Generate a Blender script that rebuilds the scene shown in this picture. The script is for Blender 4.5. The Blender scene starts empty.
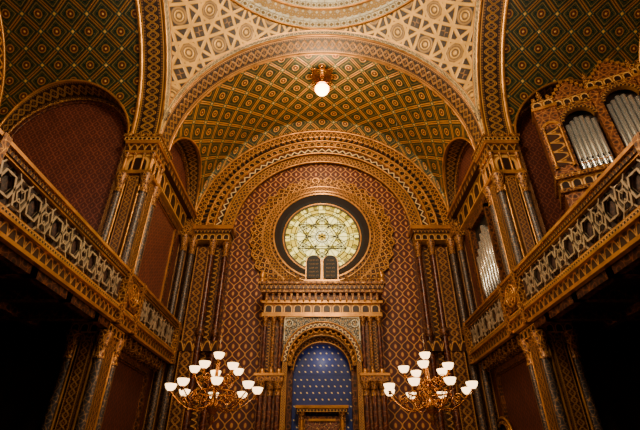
import bpy, math, random
from math import pi, sin, cos, sqrt, asin, atan2
random.seed(3)
CAMH=1.6
TOPS=[]

# ------------------------------------------------------------ node expressions
def lin(c):
    o=[]
    for x in c:
        x=x/255.0
        o.append(x/12.92 if x<=0.04045 else ((x+0.055)/1.055)**2.4)
    return (o[0],o[1],o[2],1.0)
class E:
    nt=None
    def __init__(s,v): s.v=v
def mth(op,*a):
    n=E.nt.nodes.new('ShaderNodeMath'); n.operation=op
    for i,x in enumerate(a):
        if isinstance(x,E): x=x.v
        if isinstance(x,(int,float)): n.inputs[i].default_value=float(x)
        else: E.nt.links.new(x,n.inputs[i])
    return E(n.outputs[0])
E.__add__=lambda a,b:mth('ADD',a,b); E.__radd__=lambda a,b:mth('ADD',b,a)
E.__sub__=lambda a,b:mth('SUBTRACT',a,b); E.__rsub__=lambda a,b:mth('SUBTRACT',b,a)
E.__mul__=lambda a,b:mth('MULTIPLY',a,b); E.__rmul__=lambda a,b:mth('MULTIPLY',b,a)
E.__truediv__=lambda a,b:mth('DIVIDE',a,b)
def ab(a): return mth('ABSOLUTE',a)
def fr(a): return mth('FRACT',a)
def mn(a,b): return mth('MINIMUM',a,b)
def mx(a,b): return mth('MAXIMUM',a,b)
def sn(a): return mth('SINE',a)
def cs(a): return mth('COSINE',a)
def sq(a): return mth('SQRT',a)
def lt(a,t,s=0.02):
    n=E.nt.nodes.new('ShaderNodeMapRange'); n.interpolation_type='LINEAR'
    E.nt.links.new(a.v,n.inputs[0]); n.inputs[1].default_value=t-s; n.inputs[2].default_value=t+s
    n.inputs[3].default_value=1; n.inputs[4].default_value=0
    return E(n.outputs[0])
def gt(a,t,s=0.02): return 1-lt(a,t,s)
def near(a,c,w,s=0.015): return lt(ab(a-c),w,s)
def cen(a): return fr(a)-0.5

def mat(name,base,fn=None,metal=0.0,rough=0.5,bump=0.0,emit=None,noise=0.25,mmask=None):
    m=bpy.data.materials.new(name); m.use_nodes=True
    nt=m.node_tree; E.nt=nt
    bs=nt.nodes['Principled BSDF']
    tc=nt.nodes.new('ShaderNodeTexCoord'); sp=nt.nodes.new('ShaderNodeSeparateXYZ')
    nt.links.new(tc.outputs['UV'],sp.inputs[0])
    u=E(sp.outputs[0]); v=E(sp.outputs[1])
    rgb=nt.nodes.new('ShaderNodeRGB'); rgb.outputs[0].default_value=lin(base)
    col=rgb.outputs[0]; h=None
    if fn:
        for mask,c in fn(u,v):
            mixn=nt.nodes.new('ShaderNodeMix'); mixn.data_type='RGBA'
            nt.links.new(mask.v,mixn.inputs[0]); nt.links.new(col,mixn.inputs[6])
            mixn.inputs[7].default_value=lin(c); col=mixn.outputs[2]
    if noise>0:
        nz=nt.nodes.new('ShaderNodeTexNoise'); nz.inputs['Scale'].default_value=2.3; nz.inputs['Detail'].default_value=6
        nt.links.new(tc.outputs['Object'],nz.inputs['Vector'])
        mr=nt.nodes.new('ShaderNodeMapRange'); nt.links.new(nz.outputs[0],mr.inputs[0])
        mr.inputs[1].default_value=.3; mr.inputs[2].default_value=.7
        mr.inputs[3].default_value=1-noise; mr.inputs[4].default_value=1+noise*.6
        mu=nt.nodes.new('ShaderNodeVectorMath'); mu.operation='SCALE'
        nt.links.new(col,mu.inputs[0]); nt.links.new(mr.outputs[0],mu.inputs['Scale']); col=mu.outputs[0]
    nt.links.new(col,bs.inputs['Base Color'])
    bs.inputs['Metallic'].default_value=metal; bs.inputs['Roughness'].default_value=rough
    if bump>0:
        bw=nt.nodes.new('ShaderNodeRGBToBW'); nt.links.new(col,bw.inputs[0])
        bp=nt.nodes.new('ShaderNodeBump'); bp.inputs['Strength'].default_value=bump; bp.inputs['Distance'].default_value=.03
        nt.links.new(bw.outputs[0],bp.inputs['Height']); nt.links.new(bp.outputs[0],bs.inputs['Normal'])
    if emit:
        nt.links.new(col,bs.inputs['Emission Color']); bs.inputs['Emission Strength'].default_value=emit
    return m

GOLD=(210,146,66)
def ogee(s,t,gc,dc,w=.055,w2=.02):
    def f(u,v):
        p=u/s; q=v/t
        d=ab(cen(p)); h=.25+.25*cs(q*2*pi)
        L=ab(d-h)
        d2=d*d*4+ (cen(q+0.5))*(cen(q+0.5))*2
        e=0.5-d; d3=e*e*4+cen(q)*cen(q)*2
        return [(lt(mn(d2,d3),.10,.03),dc),(lt(mn(d2,d3),.035,.01),gc),(lt(L,w,w2),gc)]
    return f
def vaultpat(s,t,gold=(206,142,48),lat=(52,88,66)):
    def f(u,v):
        p=u/s;q=v/t
        a=ab(cen(p+q)); b=ab(cen(p-q)); L=mx(a,b)
        r=sq(a*a+b*b)
        S=cs(p*(12*pi))+cs(q*(12*pi))
        return [(lt(L,.38,.02),(12,38,25)),(near(S,.2,.2,.12)*lt(L,.36,.02),(76,74,34)),(near(L,.31,.016),(128,102,46)),(lt(r,.20,.02),(22,20,12)),(near(r,.16,.028),gold),(lt(r,.10,.02),(104,40,20)),(lt(r,.04,.02),(224,180,90)),
                (gt(L,.425,.02),gold),(gt(L,.475,.01),(50,30,12)),(gt(mn(a,b),.38,.02),lat),(gt(mn(a,b),.445,.02),(220,170,80))]
    return f
def strap(s,cols,fill=(150,112,62)):
    c1,c2,c3,c4=cols
    def f(u,v):
        p=u/s;q=v/s
        fs=[p,q,(p+q)*1.0,(p-q)*1.0]
        L=None
        for k,x in enumerate(fs):
            c=.30 if k<2 else .20
            d=ab(ab(cen(x))-c)
            if k>1: d=d*.7071
            L=d if L is None else mn(L,d)
        cx=cen(p);cy=cen(q); r=sq(cx*cx+cy*cy)
        kx=cen(p+.5);ky=cen(q+.5); r2=sq(kx*kx+ky*ky)
        S=cs(p*(10*pi))+cs(q*(10*pi))
        return [(near(S,.3,.3,.15),fill),(lt(mn(r,r2),.19,.02),c2),(lt(L,.056,.012),c4),(lt(L,.034,.01),c1),(near(mn(r,r2),.15,.022),c3),(near(mn(r,r2),.095,.015),c1),(lt(mn(r,r2),.045,.02),c1)]
    return f
def orn(s,c1,c2,th=.25):
    def f(u,v):
        p=u*(2*pi/s); q=v*(2*pi/s)
        S=cs(p)+cs(q)+cs((p+q)*.7071)+cs((p-q)*.7071)
        return [(near(S,th,.3,.15),c1),(gt(S,2.3,.2),c2),(lt(S,-1.6,.15),c2)]
    return f
def fine(c1,c2,c3,n=2,edge=.08):
    def f(u,v):
        p=u*n;q=v*n
        a=ab(cen(p+q)); b=ab(cen(p-q)); L=mx(a,b); r=sq(a*a+b*b); e=ab(v-.5)
        return [(lt(r,.3,.03),c2),(lt(r,.13,.03),c3),(gt(L,.40,.03),c1),(gt(mn(a,b),.36,.03),c3),(gt(e,.5-edge,.01),c1),(gt(e,.5-edge*.4,.01),c2)]
    return f
def guil(c1,c2,c3):
    def f(u,v):
        w=sn(u*2*pi)*.22; w2=sn(u*4*pi)*.12; y=v-.5; e=ab(y)
        x=cen(u*2+.5); r=sq(x*x*.25+y*y)
        d=mn(ab(y-w),ab(y+w)); d2=mn(ab(y-w2),ab(y+w2))
        t=cen(u*6); 
        return [(lt(d2,.03,.02),c3),(lt(r,.09,.02),c3),(lt(d,.055,.02),c1),(lt(d,.018,.012),c2),(near(e,.37,.04,.01)*gt(ab(t),.2,.1),c3),(gt(e,.42,.01),c1),(gt(e,.47,.01),c2)]
    return f
def zig(c1,c2,c3):
    def f(u,v):
        t=ab(cen(u))*2*.5+.25
        return [(gt(v-t,0.0,.03),c3),(lt(ab(v-t),.10,.03),c1),(gt(ab(v-.5),.44,.01),c1)]
    return f
def arcade(c1,c2,c3):
    def f(u,v):
        x=ab(cen(u)); y=mx(v-.5,v*0); r=sq(x*x+y*y)
        return [(lt(r,.36,.02)*gt(v,.1,.01),c2),(near(r,.38,.06,.02)*gt(v,.08,.01),c3),(lt(v,.08,.01),c3),(gt(v,.92,.01),c3)]
    return f
def leaf(c1,c2):
    def f(u,v):
        x=cen(u)*2*pi; S=ab(sn(x*.5))-v
        return [(near(S,.0,.12,.05),c1),(lt(ab(cen(u)),.07,.03)*lt(v,.7,.05),c1),(near(S,-.35,.06,.03),c2)]
    return f

M={}
M['gold']=mat('gilt_carving',(128,78,33),orn(.16,(218,158,76),(60,30,14)),metal=.4,rough=.4,bump=.8)
M['goldp']=mat('gilt_plain',(188,128,58),None,metal=.65,rough=.34,noise=.4)
M['bronze']=mat('bronze_wood',(84,44,22),orn(.22,(146,90,42),(38,18,10)),metal=.3,rough=.42,bump=.5)
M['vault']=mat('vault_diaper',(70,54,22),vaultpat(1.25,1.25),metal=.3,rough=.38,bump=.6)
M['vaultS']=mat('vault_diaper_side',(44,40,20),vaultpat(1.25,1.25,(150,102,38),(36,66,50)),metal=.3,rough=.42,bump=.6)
M['pend']=mat('pendentive_strapwork',(48,29,12),strap(2.0,((206,152,62),(42,21,9),(146,106,50),(24,12,6)),(132,88,34)),metal=.3,rough=.4,bump=.7)
M['wallE']=mat('diaper_wall_maroon',(72,23,14),ogee(.52,.66,(198,134,64),(100,36,20),.045),metal=.2,rough=.5,bump=.3)
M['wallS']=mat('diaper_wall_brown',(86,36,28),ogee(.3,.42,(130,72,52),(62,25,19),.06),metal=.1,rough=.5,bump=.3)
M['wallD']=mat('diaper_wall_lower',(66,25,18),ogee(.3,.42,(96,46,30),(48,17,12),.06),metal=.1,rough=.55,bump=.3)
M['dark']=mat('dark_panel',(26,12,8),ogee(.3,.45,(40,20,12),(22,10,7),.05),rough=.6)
M['soff']=mat('arch_soffit_band',(40,22,13),guil((196,138,64),(28,16,11),(126,86,48)),metal=.3,rough=.42,bump=.5)
M['beadb']=mat('arch_bead_band',(44,38,36),fine((222,184,116),(30,48,62),(180,138,78),1,.14),metal=.2,rough=.4,bump=.3)
M['zig']=mat('zigzag_band',(40,20,12),zig((236,204,142),(50,22,12),(96,50,24)),metal=.2,rough=.45,bump=.4)
M['medg']=mat('lattice_gold_band',(92,50,21),fine((216,154,72),(46,22,11),(146,94,42)),metal=.35,rough=.38,bump=.6)
M['arc']=mat('arcade_band',(138,86,37),arcade(GOLD,(40,19,10),(216,160,82)),metal=.35,rough=.4,bump=.6)
M['leaf']=mat('leaf_frieze',(58,29,14),leaf((192,134,62),(114,70,31)),metal=.35,rough=.4,bump=.7)
M['pil']=mat('pilaster_arabesque',(60,29,16),guil((190,130,60),(42,20,12),(128,80,38)),metal=.3,rough=.42,bump=.5)
M['slate']=mat('slate_column',(58,50,50),orn(.15,(146,106,62),(36,34,38)),metal=.25,rough=.38,bump=.3)
M['redcol']=mat('red_marble_column',(72,26,17),orn(.3,(130,78,37),(46,15,10)),metal=.15,rough=.3)
def stars(u,v):
    a=cen(u/.24+v/.24*.5); b=cen(v/.24)
    r=sq(a*a+b*b)
    return [(lt(r,.12,.04),(236,210,140))]
M['blue']=mat('starred_blue',(8,34,110),stars,rough=.5,noise=.3)
M['white']=mat('white_gold_stucco',(214,200,164),strap(.6,((180,140,78),(230,222,200),(140,110,72),(140,102,58)),(230,218,190)),rough=.5,bump=.2)
M['whitep']=mat('pale_stucco',(228,220,194),orn(.5,(196,166,110),(240,234,216)),rough=.5,bump=.2)
M['creamb']=mat('cream_bead_band',(176,156,112),fine((236,222,188),(92,76,48),(176,134,76),1,.16),rough=.45,bump=.3)
M['arab']=mat('spandrel_arabesque',(30,24,22),orn(.17,(230,218,184),(196,150,84),.1),rough=.45,bump=.3)
M['latt']=mat('lattice_silvergilt',(168,146,118),None,metal=.35,rough=.36,noise=.3)
M['backing']=mat('rail_backing',(50,28,20),orn(.12,(86,52,34),(32,16,12)),rough=.6)
M['pipe']=mat('tin_pipe',(220,220,216),None,metal=.8,rough=.25,noise=.1)
M['wood']=mat('organ_wood',(112,60,29),orn(.2,(174,112,54),(60,30,15)),metal=.2,rough=.42,bump=.5)
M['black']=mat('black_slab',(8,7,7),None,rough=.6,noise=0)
M['ins']=mat('inscription_gilt',(140,98,46),None,rough=.6,noise=0)
M['brass']=mat('brass',(192,126,48),None,metal=.85,rough=.26,noise=.15)
M['bowl']=mat('opal_glass_lit',(255,208,146),None,rough=.3,emit=5.5,noise=0)
M['globe']=mat('globe_lit',(255,206,130),None,rough=.3,emit=22,noise=0)
M['lead']=mat('leadwork',(60,48,16),None,rough=.5,noise=0)
M['floor']=mat('parquet_floor',(90,56,34),lambda u,v:[(gt(ab(cen(u/1.2)),.485,.005),(50,30,20)),(gt(ab(cen(v/.2)),.47,.01),(50,30,20))],rough=.35)
M['velvet']=mat('door_leaf_panel',(70,22,16),orn(.14,(196,140,70),(120,50,30)),rough=.5)
def glassf(u,v):
    r=sq(u*u+v*v); a=mth('ARCTAN2',v,u)
    return [(gt(r,1.2,.03),(196,168,44)),(gt(r,1.22,.02)*gt(cs(a*12),.1,.2),(244,226,110)),(near(r,.78,.16,.02)*gt(cs(a*12+3.14),.2,.1),(218,196,64)),
            (lt(r,.42,.02),(255,244,170)),(lt(r,.2,.02),(206,166,50)),(gt(r,1.55,.02)*gt(cs(a*24+1.57),.3,.2),(120,104,26))]
M['glass']=mat('stained_glass',(252,238,140),glassf,rough=.3,emit=2.0,noise=.2)  # emission stands in for daylight coming through the glass

# ------------------------------------------------------------ mesh builder
class B:
    def __init__(s,name,T=None,parent=None):
        s.name=name;s.T=T;s.p=parent;s.v=[];s.f=[];s.uv=[];s.mi=[];s.sm=[];s.ms=[]
    def m(s,k):
        if k not in s.ms: s.ms.append(k)
        return s.ms.index(k)
    def face(s,ps,uvs,k,sm=False):
        i=len(s.v)
        for p in ps: s.v.append(s.T(*p) if s.T else tuple(p))
        s.f.append(tuple(range(i,i+len(ps)))); s.uv.extend(uvs); s.mi.append(s.m(k)); s.sm.append(sm)
    def grid(s,fn,nu,nv,k,sm=True):
        i0=len(s.v); UV=[]
        for i in range(nu+1):
            for j in range(nv+1):
                p,uv=fn(i/nu,j/nv); s.v.append(s.T(*p) if s.T else tuple(p)); UV.append(uv)
        mi=s.m(k)
        for i in range(nu):
            for j in range(nv):
                q=(i*(nv+1)+j,(i+1)*(nv+1)+j,(i+1)*(nv+1)+j+1,i*(nv+1)+j+1)
                s.f.append(tuple(i0+x for x in q)); s.uv.extend(UV[x] for x in q); s.mi.append(mi); s.sm.append(sm)
    def box(s,x0,x1,y0,y1,z0,z1,k,band=None):
        dz=z1-z0
        def fc(ps,a,b):
            if band=='h': uv=[(0,0),(round(max(a/b,1)),0),(round(max(a/b,1)),1),(0,1)]
            elif band=='v':
                n=max(1,round(b/a)); uv=[(0,0),(0,1),(n,1),(n,0)]
            else:
                ox,oz=ps[0][0]+ps[0][1],ps[0][2]; uv=[(ox,oz),(ox+a,oz),(ox+a,oz+b),(ox,oz+b)]
            s.face(ps,uv,k)
        fc([(x0,y0,z0),(x1,y0,z0),(x1,y0,z1),(x0,y0,z1)],x1-x0,dz)
        fc([(x1,y1,z0),(x0,y1,z0),(x0,y1,z1),(x1,y1,z1)],x1-x0,dz)
        fc([(x0,y1,z0),(x0,y0,z0),(x0,y0,z1),(x0,y1,z1)],y1-y0,dz)
        fc([(x1,y0,z0),(x1,y1,z0),(x1,y1,z1),(x1,y0,z1)],y1-y0,dz)
        for z in (z0,z1):
            ps=[(x0,y0,z),(x1,y0,z),(x1,y1,z),(x0,y1,z)]
            if z==z0: ps=ps[::-1]
            s.face(ps,[(p[0],p[1]) for p in ps],k)
    def lathe(s,cx,cy,prof,k,n=16,uvm=1.0):
        L=[0]
        for i in range(1,len(prof)): L.append(L[-1]+sqrt((prof[i][0]-prof[i-1][0])**2+(prof[i][1]-prof[i-1][1])**2))
        np_=len(prof)-1
        rm=max(p[0] for p in prof)
        def fn(a,b):
            j=round(b*np_); r,z=prof[j]; t=a*2*pi
            return (cx+r*cos(t),cy+r*sin(t),z),(a*2*pi*rm*uvm,L[j]*uvm)
        s.grid(fn,n,np_,k)
    def tube(s,path,r,k,n=6,close=False):
        pts=[tuple(p) for p in path]
        if close: pts.append(pts[0])
        N=len(pts)-1
        def sub(a,b): return (a[0]-b[0],a[1]-b[1],a[2]-b[2])
        def cr(a,b): return (a[1]*b[2]-a[2]*b[1],a[2]*b[0]-a[0]*b[2],a[0]*b[1]-a[1]*b[0])
        def nm(a):
            l=sqrt(sum(x*x for x in a)) or 1; return tuple(x/l for x in a)
        fs=[];L=0;Ls=[0]
        up=None
        for i in range(N+1):
            if close: d=sub(pts[(i+1)%N],pts[(i-1)%N])
            else: d=sub(pts[min(i+1,N)],pts[max(i-1,0)])
            d=nm(d)
            if up is None:
                up=(0,0,1) if abs(d[2])<.9 else (1,0,0)
            x=nm(cr(d,up)); y=nm(cr(x,d)); up=y
            fs.append((x,y))
            if i: l=sub(pts[i],pts[i-1]); L+=sqrt(sum(q*q for q in l)); Ls.append(L)
        rr=r if callable(r) else (lambda a:r)
        def fn(a,b):
            i=round(a*N); t=b*2*pi+pi/4; x,y=fs[i]; c=pts[i]; R=rr(a)
            return tuple(c[q]+R*(cos(t)*x[q]+sin(t)*y[q]) for q in range(3)),(Ls[i],b*2*pi*R)
        s.grid(fn,N,n,k,sm=(n>4))
    def arch(s,cx,cz,r0,r1,y0,y1,k,k2=None,a0=0,a1=pi,n=64,cell=1.0,outer=False):
        w=(r1-r0)*cell; Ln=(a1-a0)*(r0+r1)/2/w; Ln=max(1,round(Ln))
        s.grid(lambda a,b:((cx+(r0+(r1-r0)*b)*cos(a0+(a1-a0)*a),y0,cz+(r0+(r1-r0)*b)*sin(a0+(a1-a0)*a)),(a*Ln,b)),n,1,k,False)
        kk=k2 or k
        dd=max(abs(y1-y0),.05); L2=max(1,round((a1-a0)*r0/dd))
        s.grid(lambda a,b:((cx+r0*cos(a0+(a1-a0)*a),y0+(y1-y0)*b,cz+r0*sin(a0+(a1-a0)*a)),(a*L2,b)),n,1,kk)
        if outer: s.grid(lambda a,b:((cx+r1*cos(a0+(a1-a0)*a),y0+(y1-y0)*b,cz+r1*sin(a0+(a1-a0)*a)),(a*L2,b)),n,1,kk)
    def arc(s,cx,cz,r,y,rad,k,a0=0,a1=pi,n=64,m=6):
        s.tube([(cx+r*cos(a0+(a1-a0)*i/n),y,cz+r*sin(a0+(a1-a0)*i/n)) for i in range(n+1)],rad,k,m)
    def column(s,x,y,z0,z1,r,k='slate',cap=.5,base=.3,n=12):
        s.lathe(x,y,[(r*1.7,z0),(r*1.7,z0+base*.3),(r*1.3,z0+base*.4),(r*1.45,z0+base*.7),(r,z0+base)],'goldp',n)
        s.lathe(x,y,[(r,z0+base),(r,z1-cap)],k,n)
        s.lathe(x,y,[(r*1.25,z1-cap),(r*1.25,z1-cap*.9),(r,z1-cap*.85),(r*1.2,z1-cap*.55),(r*1.45,z1-cap*.5),(r*1.3,z1-cap*.42),(r*1.9,z1-cap*.12),(r*1.9,z1)],'gold',n)
    def obj(s):
        me=bpy.data.meshes.new(s.name); me.from_pydata(s.v,[],s.f)
        l=me.uv_layers.new(name='UVMap')
        flat=[c for uv in s.uv for c in uv]; l.data.foreach_set('uv',flat)
        for k in s.ms: me.materials.append(M[k])
        me.polygons.foreach_set('material_index',s.mi); me.polygons.foreach_set('use_smooth',s.sm)
        me.update()
        o=bpy.data.objects.new(s.name,me); bpy.context.scene.collection.objects.link(o)
        if s.p: o.parent=s.p
        else: TOPS.append(o)
        return o
def empty(name,loc=(0,0,0)):
    o=bpy.data.objects.new(name,None); bpy.context.scene.collection.objects.link(o); o.location=loc; o.empty_display_size=.3
    TOPS.append(o); return o

CY=5.9; ZS=10.7; FZ=-CAMH
def Trot(k):
    c,s_=[(1,0),(0,1),(-1,0),(0,-1)][k]
    def T(x,y,z):
        yy=y-CY; return (c*x-s_*yy, CY+s_*x+c*yy, z)
    return T
ARMS={'east':0,'left':1,'right':3}

# ------------------------------------------------------------ floor
b=B('floor'); b.box(-13.6,13.6,-6,19,FZ-.2,FZ,'floor'); b.obj()

# ------------------------------------------------------------ pendentives + dome ring
b=B('ceiling_pendentives')
R2=72.0; DR=5.86; DZ=sqrt(R2-DR*DR)
def pf2(a,c):
    ph=a*2*pi; lim=6.0/max(abs(cos(ph)),abs(sin(ph))); d=DR+(lim-DR)*c
    z=sqrt(max(R2-d*d,0)); el=atan2(z,d)
    return (d*cos(ph),CY+d*sin(ph),ZS+z),(ph/(2*pi)*24*2.0,el*8.49)
b.grid(pf2,256,24,'pend'); b.obj()
b=B('ceiling_dome')
def lat(k,prof,n=96,cells=None):
    prof=[(r+DR-5.55,z+DZ-6.42) for r,z in prof]
    L=[0]
    for i in range(1,len(prof)): L.append(L[-1]+sqrt((prof[i][0]-prof[i-1][0])**2+(prof[i][1]-prof[i-1][1])**2))
    N=len(prof)-1
    b.grid(lambda a,c:((prof[round(c*N)][0]*cos(a*2*pi),CY+prof[round(c*N)][0]*sin(a*2*pi),ZS+prof[round(c*N)][1]),
        (a*cells,L[round(c*N)]/L[-1]) if cells else (a*2*pi*5.2,L[round(c*N)])),n,N,k)
lat('goldp',[(5.6,6.4),(5.47,6.3),(5.44,6.34)])
lat('creamb',[(5.44,6.34),(5.2,6.4)],cells=130)
lat('whitep',[(5.2,6.4),(5.14,6.36),(5.08,6.4)])
lat('white',[(5.08,6.4),(4.7,6.46)])
lat('goldp',[(4.7,6.46),(4.66,6.42),(4.6,6.48)])
lat('creamb',[(4.6,6.48),(4.4,6.54)],cells=130)
lat('whitep',[(4.4,6.54),(4.34,6.66),(4.34,6.9)])
lat('white',[(4.34,6.9),(4.34,8.3)])
lat('creamb',[(4.34,8.3),(4.2,8.34)],cells=90)
lat('whitep',[(4.2,8.34)]+[(4.2*cos(t*pi/2/12),8.34+3.2*sin(t*pi/2/12)) for t in range(1,13)])
b.obj()

# ------------------------------------------------------------ arms
RV=6.12; ZC=9.9; RB=6.28
for an,k in ARMS.items():
    T=Trot(k)
    east=an=='east'
    YL,RL,YE=(15.22,2.15,17.4) if east else (15.62,2.5,18.3)
    b=B('ceiling_vault_'+an,T)
    def bf(a,c):
        y=13+(YE-13)*c
        dy=min(abs(y-YL),RL); h=sqrt(max(RL*RL-dy*dy,0)); t0=asin(h/RV)
        t=t0+(pi-2*t0)*a
        return (RV*cos(t),y,ZS+RV*sin(t)),(t*5.968,y)
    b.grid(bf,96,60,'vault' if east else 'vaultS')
    if east:
        def rf(a,c):
            t=a*pi; x0,z0=RV*cos(t),ZS+RV*sin(t); x1,z1=RB*cos(t)*.975,ZC+RB*sin(t)
            return (x0+(x1-x0)*c,17.4+.12*c,z0+(z1-z0)*c),(t*5.968,17.4+c*.6)
        b.grid(rf,96,2,'vault')
    for sg in (-1,1):
        def lf(a,c):
            s_=a*pi; h=RL*sin(s_); x=RV*cos(asin(h/RV)); xx=x+(6.5-x)*c
            return (sg*xx,YL+RL*cos(s_),ZS+h),(a*14,c)
        b.grid(lf,40,2,'soff')
        pts=[]
        for i in range(41):
            s_=i/40*pi; h=RL*sin(s_); pts.append((sg*(RV*cos(asin(h/RV))-.02),YL+RL*cos(s_),ZS+h))
        b.tube(pts,.05,'goldp',6)
        b.tube([(sg*6.44,YL+(RL-.1)*cos(i/40*pi),ZS+(RL-.1)*sin(i/40*pi)) for i in range(41)],.06,'gold',6)
        b.tube([(sg*6.46,YL+(RL-.3)*cos(i/40*pi),ZS+(RL-.3)*sin(i/40*pi)) for i in range(41)],.03,'bronze',6)
    b.obj()
    b=B('trim_crossing_arch_'+an,T)
    b.grid(lambda a,c:((6*cos(a*pi),11.9+.12+.86*c,ZS+6*sin(a*pi)),(a*30,c)),96,1,'soff')
    for y0,y1 in ((11.88,12.02),(12.88,13.02)):
        b.grid(lambda a,c:(((6-.04*sin(c*pi))*cos(a*pi),y0+(y1-y0)*c,ZS+(6-.04*sin(c*pi))*sin(a*pi)),(a*6,c)),96,4,'goldp')
    b.grid(lambda a,c:((((6+.12*c))*cos(a*pi),13.02,ZS+(6+.12*c)*sin(a*pi)),(a*130,c)),96,1,'goldp')
    def st(y0,y1):
        def f(a,c):
            y=y0+(y1-y0)*c; r=sqrt((8.485-.03)**2-y*y)
            xlim=min(r,y+0.0)
            am=math.acos(min(1,xlim/r)); t=am+(pi-2*am)*a
            return (r*cos(t),CY+y,ZS+r*sin(t)),(a*90,c)
        return f
    b.grid(st(5.99,5.90),110,1,'beadb')
    b.grid(st(5.90,5.87),110,1,'goldp')
    b.obj()
    for sg in (-1,1):
        nm='wall_%s_%s'%(an,'a' if sg<0 else 'b')
        b=B(nm,T)
        km='wallS'
        x0,x1=(6.5,6.75) if sg>0 else (-6.75,-6.5)
        if an=='east' or (an=='left' and sg>0) or (an=='right' and sg<0):
            b.box(x0,x1,13.0,18.2 if east else 18.6,4.0 if east else 4.8,ZS+2.9,km)
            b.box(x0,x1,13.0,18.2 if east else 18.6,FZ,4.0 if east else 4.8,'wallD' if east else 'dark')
            for (ya,yb) in ((13.0,13.12),(YE-.2,YE-.02)):
                a_,c_=(6.1,6.5) if sg>0 else (-6.5,-6.1)
                b.box(a_,c_,ya,yb,4.8 if an!='east' else FZ,ZS,'pil','v')
            def fr_(y0,y1,z0,z1,w=.1,kk='goldp',dx=.05):
                a_,c_=(6.5-dx,6.5) if sg>0 else (-6.5,-6.5+dx)
                b.box(a_,c_,y0,y1,z1-w,z1,kk); b.box(a_,c_,y0,y1,z0,z0+w,kk)
                b.box(a_,c_,y0,y0+w,z0+w,z1-w,kk); b.box(a_,c_,y1-w,y1,z0+w,z1-w,kk)
            if an=='east':
                a_,c_=(6.08,6.5) if sg>0 else (-6.5,-6.08)
                b.box(a_,c_,13.0,17.5,10.35,10.7,'leaf','h')
                a_,c_=(6.0,6.5) if sg>0 else (-6.5,-6.0)
                b.box(a_,c_,13.0,17.5,10.62,10.74,'goldp')
                a_,c_=(6.3,6.5) if sg>0 else (-6.5,-6.3)
                b.box(a_,c_,13.2,17.0,9.6,10.35,'arc','h')
                fr_(13.3,16.6,5.6,9.5,.22,'bronze',.1); fr_(13.5,16.4,5.8,9.3,.06)
                fr_(13.3,16.6,0.2,3.4,.2,'bronze',.1); fr_(13.5,16.4,.4,3.2,.05,'bronze')
            else:
                a_,c_=(6.42,6.5) if sg>0 else (-6.5,-6.42)
                for yy in (13.18,17.98): b.box(a_,c_,yy,yy+.08,4.25,ZS,'goldp')
        else:
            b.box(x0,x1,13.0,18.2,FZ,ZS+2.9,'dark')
        b.obj()

for an,k in (('left',1),('right',3)):
    T=Trot(k); b=B('wall_'+an,T)
    b.box(-7.5,7.5,18.8,19.1,FZ,ZS+6.6,'wallS')
    b.arch(0,ZS,5.3,6.2,18.3,18.8,'medg'); b.arc(0,ZS,5.3,18.3,.06,'goldp'); b.arc(0,ZS,6.0,18.28,.06,'goldp')
    b.obj()

# ------------------------------------------------------------ east wall
b=B('wall_east')
b.box(-6.7,6.7,18,18.3,FZ,17.2,'wallE')
b.obj()
b=B('trim_east_arch')
b.arch(0,ZC,5.78,RB+.15,17.5,17.56,'medg','goldp',cell=.8)
b.arch(0,ZC,5.5,5.78,17.52,17.6,'leaf','goldp')
b.arch(0,ZC,5.15,5.5,17.56,17.7,'arc','goldp')
b.arch(0,ZC,4.78,5.15,17.64,17.8,'zig','leaf')
b.arch(0,ZC,4.32,4.78,17.8,18.0,'medg','soff')
for r,y,w in ((6.2,17.5,.06),(5.78,17.5,.05),(5.5,17.5,.04),(5.15,17.56,.05),(4.78,17.64,.05),(4.32,17.8,.05)):
    b.arc(0,ZC,r,y,w,'goldp')
for i in range(46):
    t=(i+.5)/46*pi; 
    b.tube([(5.15*cos(t)+.12*cos(q/8*2*pi)*1.0,17.53,ZC+5.15*sin(t)+.12*sin(q/8*2*pi)) for q in range(8)],.022,'goldp',4,close=True)
for i in range(60):
    t=(i+.5)/60*pi; b.tube([(5.55*cos(t),17.47,ZC+5.55*sin(t)),(5.74*cos(t),17.47,ZC+5.74*sin(t))],.06,'dark',5)
b.obj()
for sg in (-1,1):
    b=B('trim_east_pilasters')
    def X(a,c): return (a,c) if sg>0 else (-c,-a)
    x=X(4.3,6.5)
    b.box(*x,17.85,18,FZ,9.6,'bronze')
    x=X(5.15,5.75); b.box(*x,17.5,17.9,FZ,9.0,'pil','v')
    x=X(4.7,4.92); b.box(*x,17.7,17.9,FZ,9.0,'leaf','v')
    x=X(6.1,6.45); b.box(*x,17.3,17.9,FZ,9.0,'pil','v')
    for cx,cy,r in ((4.45,17.68,.11),(5.03,17.5,.12),(5.92,17.4,.13),(6.2,17.05,.12)):
        b.column(sg*cx,cy,-.4,9.3,r,'redcol' if cx<5.1 else 'slate',cap=.75)
        b.lathe(sg*cx,cy,[(r*1.3,4.9),(r*1.6,5.0),(r*1.6,5.15),(r*1.2,5.25)],'bronze',12)
    x=X(4.28,6.5); b.box(*x,17.35,18,9.3,9.62,'arc','h')
    x=X(4.2,6.5); b.box(*x,17.25,18,9.62,9.78,'leaf','h')
    x=X(4.12,6.5); b.box(*x,17.15,18,9.78,9.98,'goldp')
    x=X(5.9,6.5); b.box(*x,16.85,17.4,9.3,9.98,'gold')
    x=X(4.28,6.5); b.box(*x,17.45,18,4.3,4.7,'leaf','h')
    b.obj()

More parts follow.
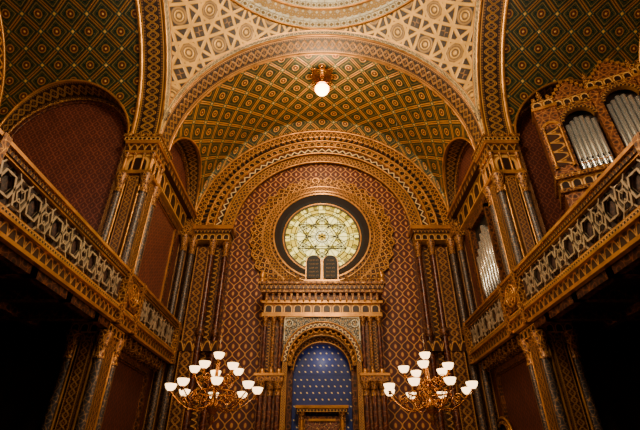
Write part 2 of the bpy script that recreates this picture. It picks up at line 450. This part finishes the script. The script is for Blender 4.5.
# ------------------------------------------------------------ rose window
ZR=9.74
win=empty('window_1',(0,17.9,ZR))
b=B('glass',None,win)
b.grid(lambda a,c:((1.8*c*cos(a*2*pi),.0,1.8*c*sin(a*2*pi)),(1.8*c*cos(a*2*pi),1.8*c*sin(a*2*pi))),72,6,'glass'); b.obj()
b=B('tracery',None,win)
def circ(cx,cz,r,w,k='lead',n=48,y=-.04):
    b.tube([(cx+r*cos(i/n*2*pi),y,cz+r*sin(i/n*2*pi)) for i in range(n)],w,k,4,close=True)
for r,w in ((.3,.022),(1.3,.024),(1.5,.02),(1.78,.05)): circ(0,0,r,w)
for Rr,w in ((1.3,.024),(1.06,.018)):
    for q in range(2):
        P=[(Rr*cos(pi/2+q*pi/3+i*2*pi/3),-.05,Rr*sin(pi/2+q*pi/3+i*2*pi/3)) for i in range(3)]
        for i in range(3): b.tube([P[i],P[(i+1)%3]],w,'lead',4)
for q in range(2):   # interlaced rays reaching the rim, turned 30 degrees
    P=[(1.5*cos(q*pi/3+i*2*pi/3),-.045,1.5*sin(q*pi/3+i*2*pi/3)) for i in range(3)]
    for i in range(3): b.tube([P[i],P[(i+1)%3]],.018,'lead',4)
for i in range(6):
    t=i*pi/3; circ(.62*cos(t),.62*sin(t),.62,.018,n=28)
    t+=pi/6; circ(.95*cos(t),.95*sin(t),.3,.016,n=20)
for i in range(18):
    t=i*pi/9; circ(1.64*cos(t),1.64*sin(t),.13,.018,n=12)
for i in range(24):
    t=i*pi/12+pi/24; b.tube([(1.3*cos(t),-.04,1.3*sin(t)),(1.5*cos(t),-.04,1.5*sin(t))],.016,'lead',4)
for i in range(12):
    t=i*pi/6; b.tube([(.3*cos(t),-.04,.3*sin(t)),(1.3*cos(t),-.04,1.3*sin(t))],.014,'lead',4)
b.obj()
b=B('frame',None,win)
def ring(r0,y0,r1,y1,k,cells,n=96,sc=0,ns=0):
    b.grid(lambda a,c:(((r0+(r1-r0)*c+(sc*abs(sin(ns*a*pi)) if c>.99 else 0))*cos(a*2*pi),y0+(y1-y0)*c,(r0+(r1-r0)*c+(sc*abs(sin(ns*a*pi)) if c>.99 else 0))*sin(a*2*pi)),(a*cells,c)),n,1,k,False)
ring(1.8,-.02,2.0,-.12,'black',40); ring(2.0,-.12,2.25,-.3,'dark',40)
circ(0,0,1.84,.045,'goldp',72,-.04); circ(0,0,2.27,.05,'goldp',72,-.3)
ring(2.25,-.3,2.45,-.27,'leaf',60); circ(0,0,2.46,.03,'goldp',72,-.27)
ring(2.45,-.24,2.8,-.18,'medg',44); circ(0,0,2.8,.03,'goldp',72,-.18)
ring(2.8,-.16,3.3,-.08,'medg',28,n=192,sc=.14,ns=32)
for i in range(32):
    t=(i+.5)/32*2*pi; circ(3.3*cos(t)*.985,3.3*sin(t)*.985,.17,.025,'goldp',12,-.1)
b.obj()

# ------------------------------------------------------------ torah ark
ark=empty('torah_ark',(0,16.7,0))
b=B('body',None,ark)
for sg in (-1,1):
    def X(a,c): return (a,c) if sg>0 else (-c,-a)
    b.box(*X(1.5,2.4),.15,1.25,FZ,5.5,'bronze')
    b.box(*X(1.42,2.5),-.1,1.25,FZ,-.5,'wood')
    for cx,cy in ((1.62,.0),(1.92,.08),(2.25,.0)):
        b.column(sg*cx,cy,-.5,3.0,.105,'redcol',cap=.5)
        b.column(sg*cx,cy,3.25,5.45,.075,'redcol' if cx!=1.92 else 'gold',cap=.4,base=.2)
    b.box(*X(1.44,2.45),-.16,.3,3.0,3.25,'gold'); b.box(*X(1.4,2.52),-.2,.3,3.18,3.27,'goldp')
    b.box(*X(2.02,2.14),.1,.16,3.4,5.3,'leaf','v')
b.obj()
b=B('arch_surround',None,ark)
zc=3.72; ra=1.42
def spf(a,c):
    t=a*pi; ex,ez=cos(t),sin(t)
    s_=min(1.5/max(abs(ex),1e-6),(5.5-zc)/max(ez,1e-6))
    r=ra+(s_-ra)*c if s_>ra else ra
    return (r*ex,.05,zc+r*ez),(r*ex,r*ez)
b.grid(spf,96,6,'arab',False)
b.arch(0,zc,1.32,1.52,-.02,.3,'zig','medg',cell=.9,outer=True); b.arc(0,zc,1.52,-.03,.03,'goldp'); b.arc(0,zc,1.32,-.03,.025,'goldp')
b.arch(0,zc-.1,1.2,1.36,.3,.6,'medg','soff'); b.arc(0,zc-.1,1.2,.29,.025,'goldp')
b.arch(0,zc-.22,1.12,1.28,.6,1.0,'leaf','bronze'); b.arc(0,zc-.22,1.12,.59,.025,'goldp')
for i in range(17):
    t=(i+.5)/17*pi; b.tube([(1.25*cos(t)+.1*cos(q/10*2*pi),.1,zc+1.25*sin(t)+.1*sin(q/10*2*pi)) for q in range(10)],.022,'goldp',5,close=True)
for sg in (-1,1):
    b.box(min(sg*1.32,sg*1.5),max(sg*1.32,sg*1.5),.0,1.2,FZ,zc,'medg','v')
    b.box(min(sg*1.14,sg*1.32),max(sg*1.14,sg*1.32),.6,1.2,FZ,zc-.2,'bronze')
    cx,cz=sg*1.3,5.18
    b.tube([(cx+.14*cos(q/16*2*pi),.0,cz+.14*sin(q/16*2*pi)) for q in range(16)],.022,'whitep',5,close=True)
    b.tube([(sg*1.48,.02,5.42),(sg*.75,.02,5.42)],.03,'whitep',5); b.tube([(sg*1.48,.02,5.42),(sg*1.48,.02,4.5)],.03,'whitep',5)
b.obj()
b=B('starred_niche',None,ark)
b.grid(lambda a,c:((1.2*cos(a*pi),1.0,zc-.3+1.26*sin(a*pi)*c),(1.2*cos(a*pi),1.26*sin(a*pi)*c)),40,12,'blue',False)
b.box(-1.2,1.2,1.0,1.05,FZ,zc-.29,'blue')
b.obj()
b=B('doors',None,ark)
dz=2.15
b.box(-.72,.72,.7,.95,FZ,dz-.25,'wood')
for sg in (-1,1):
    b.box(min(sg*.03,sg*.56),max(sg*.03,sg*.56),.66,.7,-.9,dz-.45,'velvet')
    b.box(min(sg*.62,sg*.86),max(sg*.62,sg*.86),.55,.98,FZ,dz-.1,'gold')
    b.column(sg*.74,.48,-1.2,dz-.12,.07,'goldp',cap=.25)
b.box(-.92,.92,.45,.98,dz-.12,dz,'arc','h'); b.box(-.98,.98,.4,.98,dz,dz+.1,'goldp')
b.box(-.5,.5,.6,.66,dz-.42,dz-.34,'goldp')
b.obj()
b=B('entablature',None,ark)
b.box(-2.42,2.42,-.05,1.25,5.45,5.62,'goldp')
b.box(-2.36,2.36,.02,1.25,5.62,6.0,'arc','h')
b.box(-2.46,2.46,-.1,1.25,6.0,6.1,'goldp')
for i in range(19):
    x=-2.25+i*.25; b.box(x-.045,x+.045,-.14,.1,6.1,6.42,'gold'); b.lathe(x,-.1,[(.01,6.02),(.05,6.1),(.05,6.2)],'goldp',8)
b.box(-2.3,2.3,.02,1.25,6.1,6.45,'bronze')
b.box(-2.5,2.5,-.2,1.25,6.42,6.55,'gold')
b.box(-2.55,2.55,-.26,1.25,6.55,6.74,'leaf','h')
b.box(-2.62,2.62,-.34,1.25,6.74,6.84,'gold')
for i in range(21):
    x=-2.5+i*.25
    if abs(x)>.78: b.lathe(x,-.24,[(.07,6.84),(.09,6.92),(.04,6.97),(.07,7.03),(.0,7.14)],'gold',8)
for sg in (-1,1): b.lathe(sg*2.48,-.2,[(.13,6.84),(.15,6.95),(.07,7.02),(.14,7.14),(.1,7.24),(.0,7.42)],'goldp',10)
b.obj()
tab=empty('ten_commandments_tablets',(0,16.5,6.84))
b=B('slabs',None,tab)
for sg in (-1,1):
    cx=sg*.35; h=.9
    def prof(w,h,y,zb):
        return [(cx-w,y,zb)]+[(cx-w*cos(t/12*pi),y,h+w*sin(t/12*pi)) for t in range(13)]+[(cx+w,y,zb)]
    for (w2,y0,y1,k,zb) in ((.345,-.02,.16,'goldp',.05),(.295,-.12,-.02,'black',.14)):
        P=prof(w2,h,y0,zb); b.face(P,[(p[0],p[2]) for p in P],k)
        for i in range(len(P)):
            a_,c_=P[i],P[(i+1)%len(P)]; b.face([a_,c_,(c_[0],y1,c_[2]),(a_[0],y1,a_[2])],[(0,0),(1,0),(1,1),(0,1)],k)
b.box(-.75,.75,-.14,.3,0,.08,'goldp')
b.obj()
rt=["אנכי ה׳","לא יהיה","לא תשא","זכור את","כבד את"]; lf_=["לא תרצח","לא תנאף","לא תגנב","לא תענה","לא תחמד"]
for cx,ls in ((.35,rt),(-.35,lf_)):
    for i,t in enumerate(ls):
        c=bpy.data.curves.new('inscription','FONT'); c.body=t[::-1]; c.size=.11; c.align_x='CENTER'; c.extrude=.001
        c.materials.append(M['ins'])
        o=bpy.data.objects.new('inscription',c); bpy.context.scene.collection.objects.link(o); o.parent=tab
        o.location=(cx,-.123,.92-i*.175); o.rotation_euler=(pi/2,0,0)

# ------------------------------------------------------------ piers
def pier(cx,cy):
    b=B('crossing_pier')
    def bx(h,z0,z1,k,band=None): b.box(cx-h,cx+h,cy-h,cy+h,z0,z1,k,band)
    bx(.4,FZ,ZS-.3,'bronze'); bx(.58,FZ,FZ+.9,'wood')
    for s0,s1 in ((FZ+.9,3.5),(4.2,9.0)):
        for dx,dy in ((1,0),(-1,0),(0,1),(0,-1)):
            w=.17
            xa,xb=(cx+dx*.4,cx+dx*.5) if dx else (cx-w,cx+w)
            ya,yb=(cy+dy*.4,cy+dy*.5) if dy else (cy-w,cy+w)
            b.box(min(xa,xb),max(xa,xb),min(ya,yb),max(ya,yb),s0,s1-.3,'pil','v')
            for q in (-1,1):
                px=cx+dx*.46+(q*.27 if dy else 0); py=cy+dy*.46+(q*.27 if dx else 0)
                b.tube([(px,py,s0),(px,py,s1-.4)],.035,'goldp',6)
        for sx in (-1,1):
            for sy in (-1,1):
                b.column(cx+sx*.42,cy+sy*.42,s0,s1,.125,'slate',cap=.75,base=.4)
        for dx,dy in ((1,0),(-1,0),(0,1),(0,-1)):
            b.box(cx-.2+dx*.28,cx+.2+dx*.28,cy-.2+dy*.28,cy+.2+dy*.28,s1-.5,s1-.05,'gold')
    bx(.54,3.45,3.72,'arc','h')
    bx(.56,9.0,9.14,'goldp'); bx(.47,9.14,9.9,'arc','h')
    for sx in (-1,1):
        for sy in (-1,1):
            b.column(cx+sx*.47,cy+sy*.47,9.14,9.95,.06,'goldp',cap=.25,base=.12)
    for q in (-.16,.16):
        for dx,dy in ((1,0),(-1,0),(0,1),(0,-1)):
            b.column(cx+dx*.5+(q if dy else 0),cy+dy*.5+(q if dx else 0),9.14,9.95,.035,'goldp',cap=.2,base=.1,n=8)
    bx(.55,9.92,10.04,'goldp'); bx(.53,10.04,10.34,'leaf','h'); bx(.6,10.34,10.44,'goldp'); bx(.64,10.44,10.6,'arc','h'); bx(.68,10.6,10.72,'gold')
    b.obj()
for cx,cy in ((-6.55,12.45),(6.55,12.45),(-6.55,-.65),(6.55,-.65)): pier(cx,cy)

# ------------------------------------------------------------ galleries
def TG(x,y,z): return (x,y,z-.18)
for sg in (-1,1):
    b=B('gallery_balustrade',TG)
    def X(a,c): return (a,c) if sg>0 else (-c,-a)
    y0,y1=-3.0,17.2
    b.box(*X(5.93,5.99),y0,y1,3.9,5.4,'backing')
    b.box(*X(5.80,5.93),y0,y1,3.88,3.96,'goldp')
    b.box(*X(5.86,5.93),y0,y1,3.96,4.22,'leaf','h')
    b.box(*X(5.76,5.93),y0,y1,4.22,4.28,'goldp')
    b.box(*X(5.80,5.93),y0,y1,4.28,4.38,'arc','h')
    b.box(*X(5.84,5.93),y0,y1,4.38,4.43,'goldp')
    b.box(*X(5.84,5.93),y0,y1,5.24,5.29,'goldp')
    b.box(*X(5.80,6.0),y0,y1,5.29,5.4,'leaf','h')
    b.box(*X(5.74,6.04),y0,y1,5.4,5.48,'goldp')
    xl=sg*5.88; L=.86; zb,zt=4.45,5.22; H=zt-zb
    n=int((y1-y0)/L)
    for i in range(n):
        ys=y0+i*L
        if 11.7<ys+L*.5<13.1: continue
        def P(a,c): return (xl,ys+a*L,zb+c*H)
        for fl in (0,1):
            g=(lambda c: c) if not fl else (lambda c:1-c)
            b.tube([P(0,g(.2)),P(.16,g(.2)),P(.36,g(.88)),P(.64,g(.88)),P(.84,g(.2)),P(1,g(.2))],.038,'latt',4)
            b.tube([P(0,g(.03)),P(.2,g(.5)),P(0,g(.97))] ,.022,'latt',4)
            b.tube([P(1,g(.03)),P(.8,g(.5)),P(1,g(.97))] ,.022,'latt',4)
            b.tube([P(.25,g(0)),P(.5,g(.42)),P(.75,g(0))],.022,'latt',4)
        b.tube([P(.5+.14*cos(q/6*2*pi),.5+.2*sin(q/6*2*pi)) for q in range(6)],.026,'latt',4,close=True)
    for ya,yb in ((11.78,12.0),(12.9,13.12),(16.98,17.2),(5.8,6.0)):
        b.box(*X(5.72,5.95),ya,yb,3.88,5.5,'gold')
    b.box(*X(5.8,5.95),12.0,12.9,4.45,5.3,'bronze')
    for rr_ in (.33,.2,.1):
        b.tube([(sg*5.78,12.45+rr_*cos(q/24*2*pi),4.9+rr_*sin(q/24*2*pi)) for q in range(24)],.035,'goldp',6,close=True)
    for q in range(8):
        t=q*pi/4; b.tube([(sg*5.77,12.45,4.9),(sg*5.77,12.45+.33*cos(t),4.9+.33*sin(t))],.02,'goldp',5)
    b.obj()
    b=B('gallery_deck',TG)
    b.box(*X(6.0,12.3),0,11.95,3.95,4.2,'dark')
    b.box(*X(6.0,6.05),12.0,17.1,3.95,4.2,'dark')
    b.obj()
    b=B('trim_gallery_beams',TG)
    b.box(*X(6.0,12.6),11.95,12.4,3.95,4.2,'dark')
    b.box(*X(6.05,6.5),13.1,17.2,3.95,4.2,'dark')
    for i in range(9):
        y=-.6+i*1.45; b.box(*X(6.0,12.0),y,y+.22,3.72,3.95,'bronze')
    b.box(*X(6.0,6.22),-1,11.85,3.72,3.95,'bronze')
    for x_ in (8.0,10.0): b.box(*X(x_,x_+.2),-1,12.1,3.76,3.95,'bronze')
    for i in range(10):
        y=13.2+i*.42; b.box(*X(6.05,6.5),y,y+.12,3.6,3.95,'gold')
    b.obj()
for sg in (-1,1):
    b=B('trim_aisle_pilasters')
    for x_ in (8.6,10.4):
        b.box(*sorted((sg*x_,sg*(x_+.5))),12.2,12.39,FZ,3.5,'dark')
    b.obj()

# door in the chancel side wall (right)
d=empty('door_1',(6.49,16.75,FZ))
b=B('leaf',None,d); b.box(-.06,-.02,-.55,.55,0,2.6,'wood')
b.grid(lambda a,c:((-.06,.55*cos(a*pi)*c,2.6+.55*sin(a*pi)*c),(a,c)),24,2,'dark',False); b.obj()
b=B('surround',None,d)
for w,r,k in ((.62,.07,'gold'),(.78,.05,'goldp')):
    b.tube([(-.1,-w,0),(-.1,-w,2.6)]+[(-.1,-w*cos(i/16*pi),2.6+w*sin(i/16*pi)) for i in range(1,16)]+[(-.1,w,2.6),(-.1,w,0)],r,k,6)
b.obj()

# ------------------------------------------------------------ organ pipes in chancel wall (right)
b=B('organ_pipe_rank')
b.box(6.44,6.49,13.9,15.7,5.7,8.9,'black')  # black sheet standing in for the shaded opening behind the pipes
for ya,yb,z0,z1 in ((13.8,13.95,5.5,9.0),(15.65,15.8,5.5,9.0),(13.8,15.8,8.85,9.05),(13.8,15.8,5.5,5.75)):
    b.box(6.25,6.49,ya,yb,z0,z1,'bronze')
for i in range(7):
    y=14.05+i*.25; h=8.4-abs(i-2)*.22
    b.lathe(6.32,y,[(.02,5.75),(.1,6.2),(.1,h),(.085,h)],'pipe',12)
b.obj()

# ------------------------------------------------------------ organ
org=empty('pipe_organ',(9.25,10.25,7.2)); org.rotation_euler=(0,0,-math.radians(26))
b=B('case',None,org)
b.box(-1.85,2.2,-.1,.95,-3.18,.3,'wood')
b.box(-1.95,2.3,-.2,.95,.3,.42,'gold'); b.box(-1.9,2.25,-.15,.95,.42,.75,'arc','h'); b.box(-1.98,2.4,-.3,.95,.75,.9,'gold')
b.box(-1.85,2.2,.35,.95,.9,4.2,'dark')
tw=[(-1.9,-1.2,4.3),(-.12,.12,4.5),(1.25,1.4,4.5),(1.4,2.2,4.6)]
for a,c,h in tw:
    b.box(a,c,-.1,.5,.9,h-.5,'wood'); b.box(a-.05,c+.05,-.16,.55,h-.5,h-.38,'goldp')
    if c-a>.5:
        m_=(a+c)/2
        b.arch(m_,2.9,.2,.3,-.14,-.1,'goldp'); b.box(m_-.2,m_+.2,-.12,-.1,1.3,2.9,'leaf','v')
        for q in (-.25,.25): b.column(m_+q,-.15,1.2,2.95,.04,'goldp',cap=.2,base=.15,n=8)
    b.box(a,c,-.1,.5,h-.38,h-.1,'arc','h')
    nn=max(1,int((c-a)/.2))
    for i in range(nn):
        xx=a+(i+.25)*(c-a)/nn; b.box(xx,xx+(c-a)/nn*.5,-.1,.1,h-.1,h+.12,'gold')
    b.lathe((a+c)/2,.1,[(.1,h),(.14,h+.1),(.05,h+.25),(.1,h+.35),(0,h+.6)],'gold',10)
for a,c,h in ((-1.2,-.12,4.0),(.12,1.25,4.35)):
    m_=(a+c)/2; w=(c-a)/2
    b.box(a,c,-.05,.4,h-.35,h-.2,'gold'); b.box(a,c,0,.4,h-.2,h+.1,'arc','h')
    for i in range(5):
        s_=1-i*.2; b.box(m_-w*s_,m_+w*s_,-.02,.3,h+.1+i*.14,h+.24+i*.14,'wood')
        for q in (-1,1): b.box(m_+q*w*s_-.05,m_+q*w*s_+.05,-.04,.1,h+.24+i*.14,h+.36+i*.14,'goldp')
    b.arch(m_,h-.95,w-.1,w+.02,-.08,.1,'leaf','goldp')
    def sp(a_,c_):
        t=a_*pi; r=w-.02; zz=h-.95+r*sin(t); return (m_+r*cos(t),-.02,zz+(h-.3-zz)*c_),(r*cos(t),zz+(h-.3-zz)*c_)
    b.grid(sp,24,3,'wood',False)
b.obj()
b=B('pipes',None,org)
for a,c,h in ((-1.2,-.12,3.35),(.12,1.25,3.75)):
    m_=(a+c)/2
    for i in range(6):
        x=a+.08+(c-a-.16)*(i+.5)/6; hh=h-.1-abs(x-m_)*.75
        b.lathe(x,.1,[(.02,.9),(.076,1.3),(.076,hh),(.065,hh)],'pipe',12)
        b.lathe(x,.1,[(.08,1.32),(.08,1.36)],'goldp',12)
        b.box(x-.03,x+.03,.02,.04,1.4,1.5,'black')
b.obj()

# ------------------------------------------------------------ chandeliers
def chandelier(cx,cy,z):
    e=empty('chandelier',(cx,cy,z))
    b=B('brass_frame',None,e); g=B('glass_bowls',None,e)
    b.lathe(0,0,[(.0,-.95),(.05,-.9),(.1,-.82),(.05,-.72),(.12,-.62),(.17,-.5),(.1,-.36),(.05,-.25),(.05,.0),(.1,.06),(.12,.12),(.05,.2),(.04,.55),(.08,.6),(.03,.68),(.03,.72)],'brass',16)
    n=40
    b.tube([(.55*cos(i/n*2*pi),.55*sin(i/n*2*pi),-.16) for i in range(n)],.022,'brass',6,close=True)
    b.tube([(.55*cos(i/n*2*pi),.55*sin(i/n*2*pi),-.28) for i in range(n)],.014,'brass',6,close=True)
    for i in range(24):
        t=i/24*2*pi; b.tube([(.55*cos(t),.55*sin(t),-.16),(.55*cos(t+.13),.55*sin(t+.13),-.28)],.01,'brass',4)
    def bowl(x,y,zz,R=.15):
        b.lathe(x,y,[(.01,zz-.1),(.04,zz-.07),(.02,zz-.03),(.06,zz)],'brass',10)
        pr=[(.04,zz),(R*.5,zz+.02),(R*.8,zz+.07),(R*.97,zz+.14),(R,zz+.17),(R*.93,zz+.17),(R*.85,zz+.12),(R*.5,zz+.05),(.0,zz+.04)]
        g.lathe(x,y,pr,'bowl',16)
    def arm(t,R,z0,z1,r0=.05):
        c,s_=cos(t),sin(t); pts=[]
        for i in range(15):
            q=i/14; r=r0+(R-r0)*q; dz=-.2*sin(q*pi*1.0)*(1.3-q*.3)
            pts.append((r*c,r*s_,z0+(z1-z0)*q**2+dz))
        b.tube(pts,.017,'brass',6)
        for fr0,R0,sgn in ((.62,.13,1),(.3,.1,-1)):
            rc=r0+(R-r0)*fr0; zc_=z0+(z1-z0)*fr0**2-.04*sgn
            sc=[]
            for i in range(16):
                a=i/15*2.6*pi*sgn; rr=R0*(1-i/15*.75); sc.append(((rc+rr*cos(a))*c,(rc+rr*cos(a))*s_,zc_+rr*sin(a)))
            b.tube(sc,.011,'brass',5)
        bowl(R*c,R*s_,z1)
    for i in range(8): arm(i/8*2*pi+.25,1.13,-.4,-.16)
    for i in range(5): arm(i/5*2*pi+.6,.62,.1,.34)
    bowl(0,0,.7)
    top=ZS+sqrt(36-cx*cx)-z
    b.tube([(0,0,.9),(0,0,top)],.005,'lead',5)
    b.obj(); g.obj()
    l=bpy.data.lights.new('chandelier_light','POINT'); l.energy=110; l.color=(1,.64,.34); l.shadow_soft_size=.25
    lo=bpy.data.objects.new('chandelier_light',l); bpy.context.scene.collection.objects.link(lo); lo.parent=e; lo.location=(0,0,1.25)
chandelier(-2.85,12.1,2.05); chandelier(2.85,12.1,2.05)

# pendant globe lamp
e=empty('pendant_globe_lamp',(0,14.3,15.85))
b=B('globe',None,e); b.lathe(0,0,[(.33*sin(i/12*pi),-.33*cos(i/12*pi)) for i in range(13)],'globe',20); b.obj()
b=B('mount',None,e)
b.lathe(0,0,[(.3,.2),(.32,.24),(.2,.3),(.06,.36),(.05,.6),(.2,.66),(.42,.74),(.5,.86),(.5,.9)],'brass',20)
b.tube([(.38*cos(q/24*2*pi),.38*sin(q/24*2*pi),0) for q in range(24)],.02,'brass',5,close=True)
for q in range(8):
    t=q*pi/4; b.tube([(.38*cos(t),.38*sin(t),0),(.42*cos(t),.42*sin(t),.15),(.1*cos(t),.1*sin(t),.4)],.015,'brass',5)
    b.tube([(.5*cos(t)+.14*cos(w/10*2*pi),.5*sin(t)+.14*sin(w/10*2*pi),.86) for w in range(10)],.02,'brass',5,close=True)
b.obj()

# ------------------------------------------------------------ lights
def pt(name,loc,en,col,sz=.5,parent=None):
    l=bpy.data.lights.new(name,'POINT'); l.energy=en; l.color=col; l.shadow_soft_size=sz
    o=bpy.data.objects.new(name,l); bpy.context.scene.collection.objects.link(o); o.location=loc
    TOPS.append(o); return o
pt('dome_light',(0,4.5,12.6),3100,(1,.82,.54),1.2)
pt('pendant_light',(0,14.3,14.7),520,(1,.72,.40),.3)
pt('chancel_light',(0,9.5,8.0),720,(1,.72,.42),.8)
pt('gallery_light_l',(-9,5,8.6),330,(1,.76,.50),.6)
pt('gallery_light_r',(9,4,8.8),480,(1,.76,.50),.6)
pt('ark_fill',(0,17.2,4.0),10,(1,.9,.8),.08)  # added fill that brightens the blue niche; no lamp is modelled there
w=bpy.data.worlds.new('World'); bpy.context.scene.world=w; w.use_nodes=True
w.node_tree.nodes['Background'].inputs[0].default_value=(1,.80,.60,1); w.node_tree.nodes['Background'].inputs[1].default_value=.10

for o in TOPS: o.location.z+=CAMH
cd=bpy.data.cameras.new('camera'); cam=bpy.data.objects.new('camera',cd); bpy.context.scene.collection.objects.link(cam)
cam.location=(0,0,CAMH); cam.rotation_euler=(math.radians(90+31.5),0,0); cd.lens=24.0; cd.sensor_width=36; cd.shift_x=-2/640; cd.clip_end=200
bpy.context.scene.camera=cam
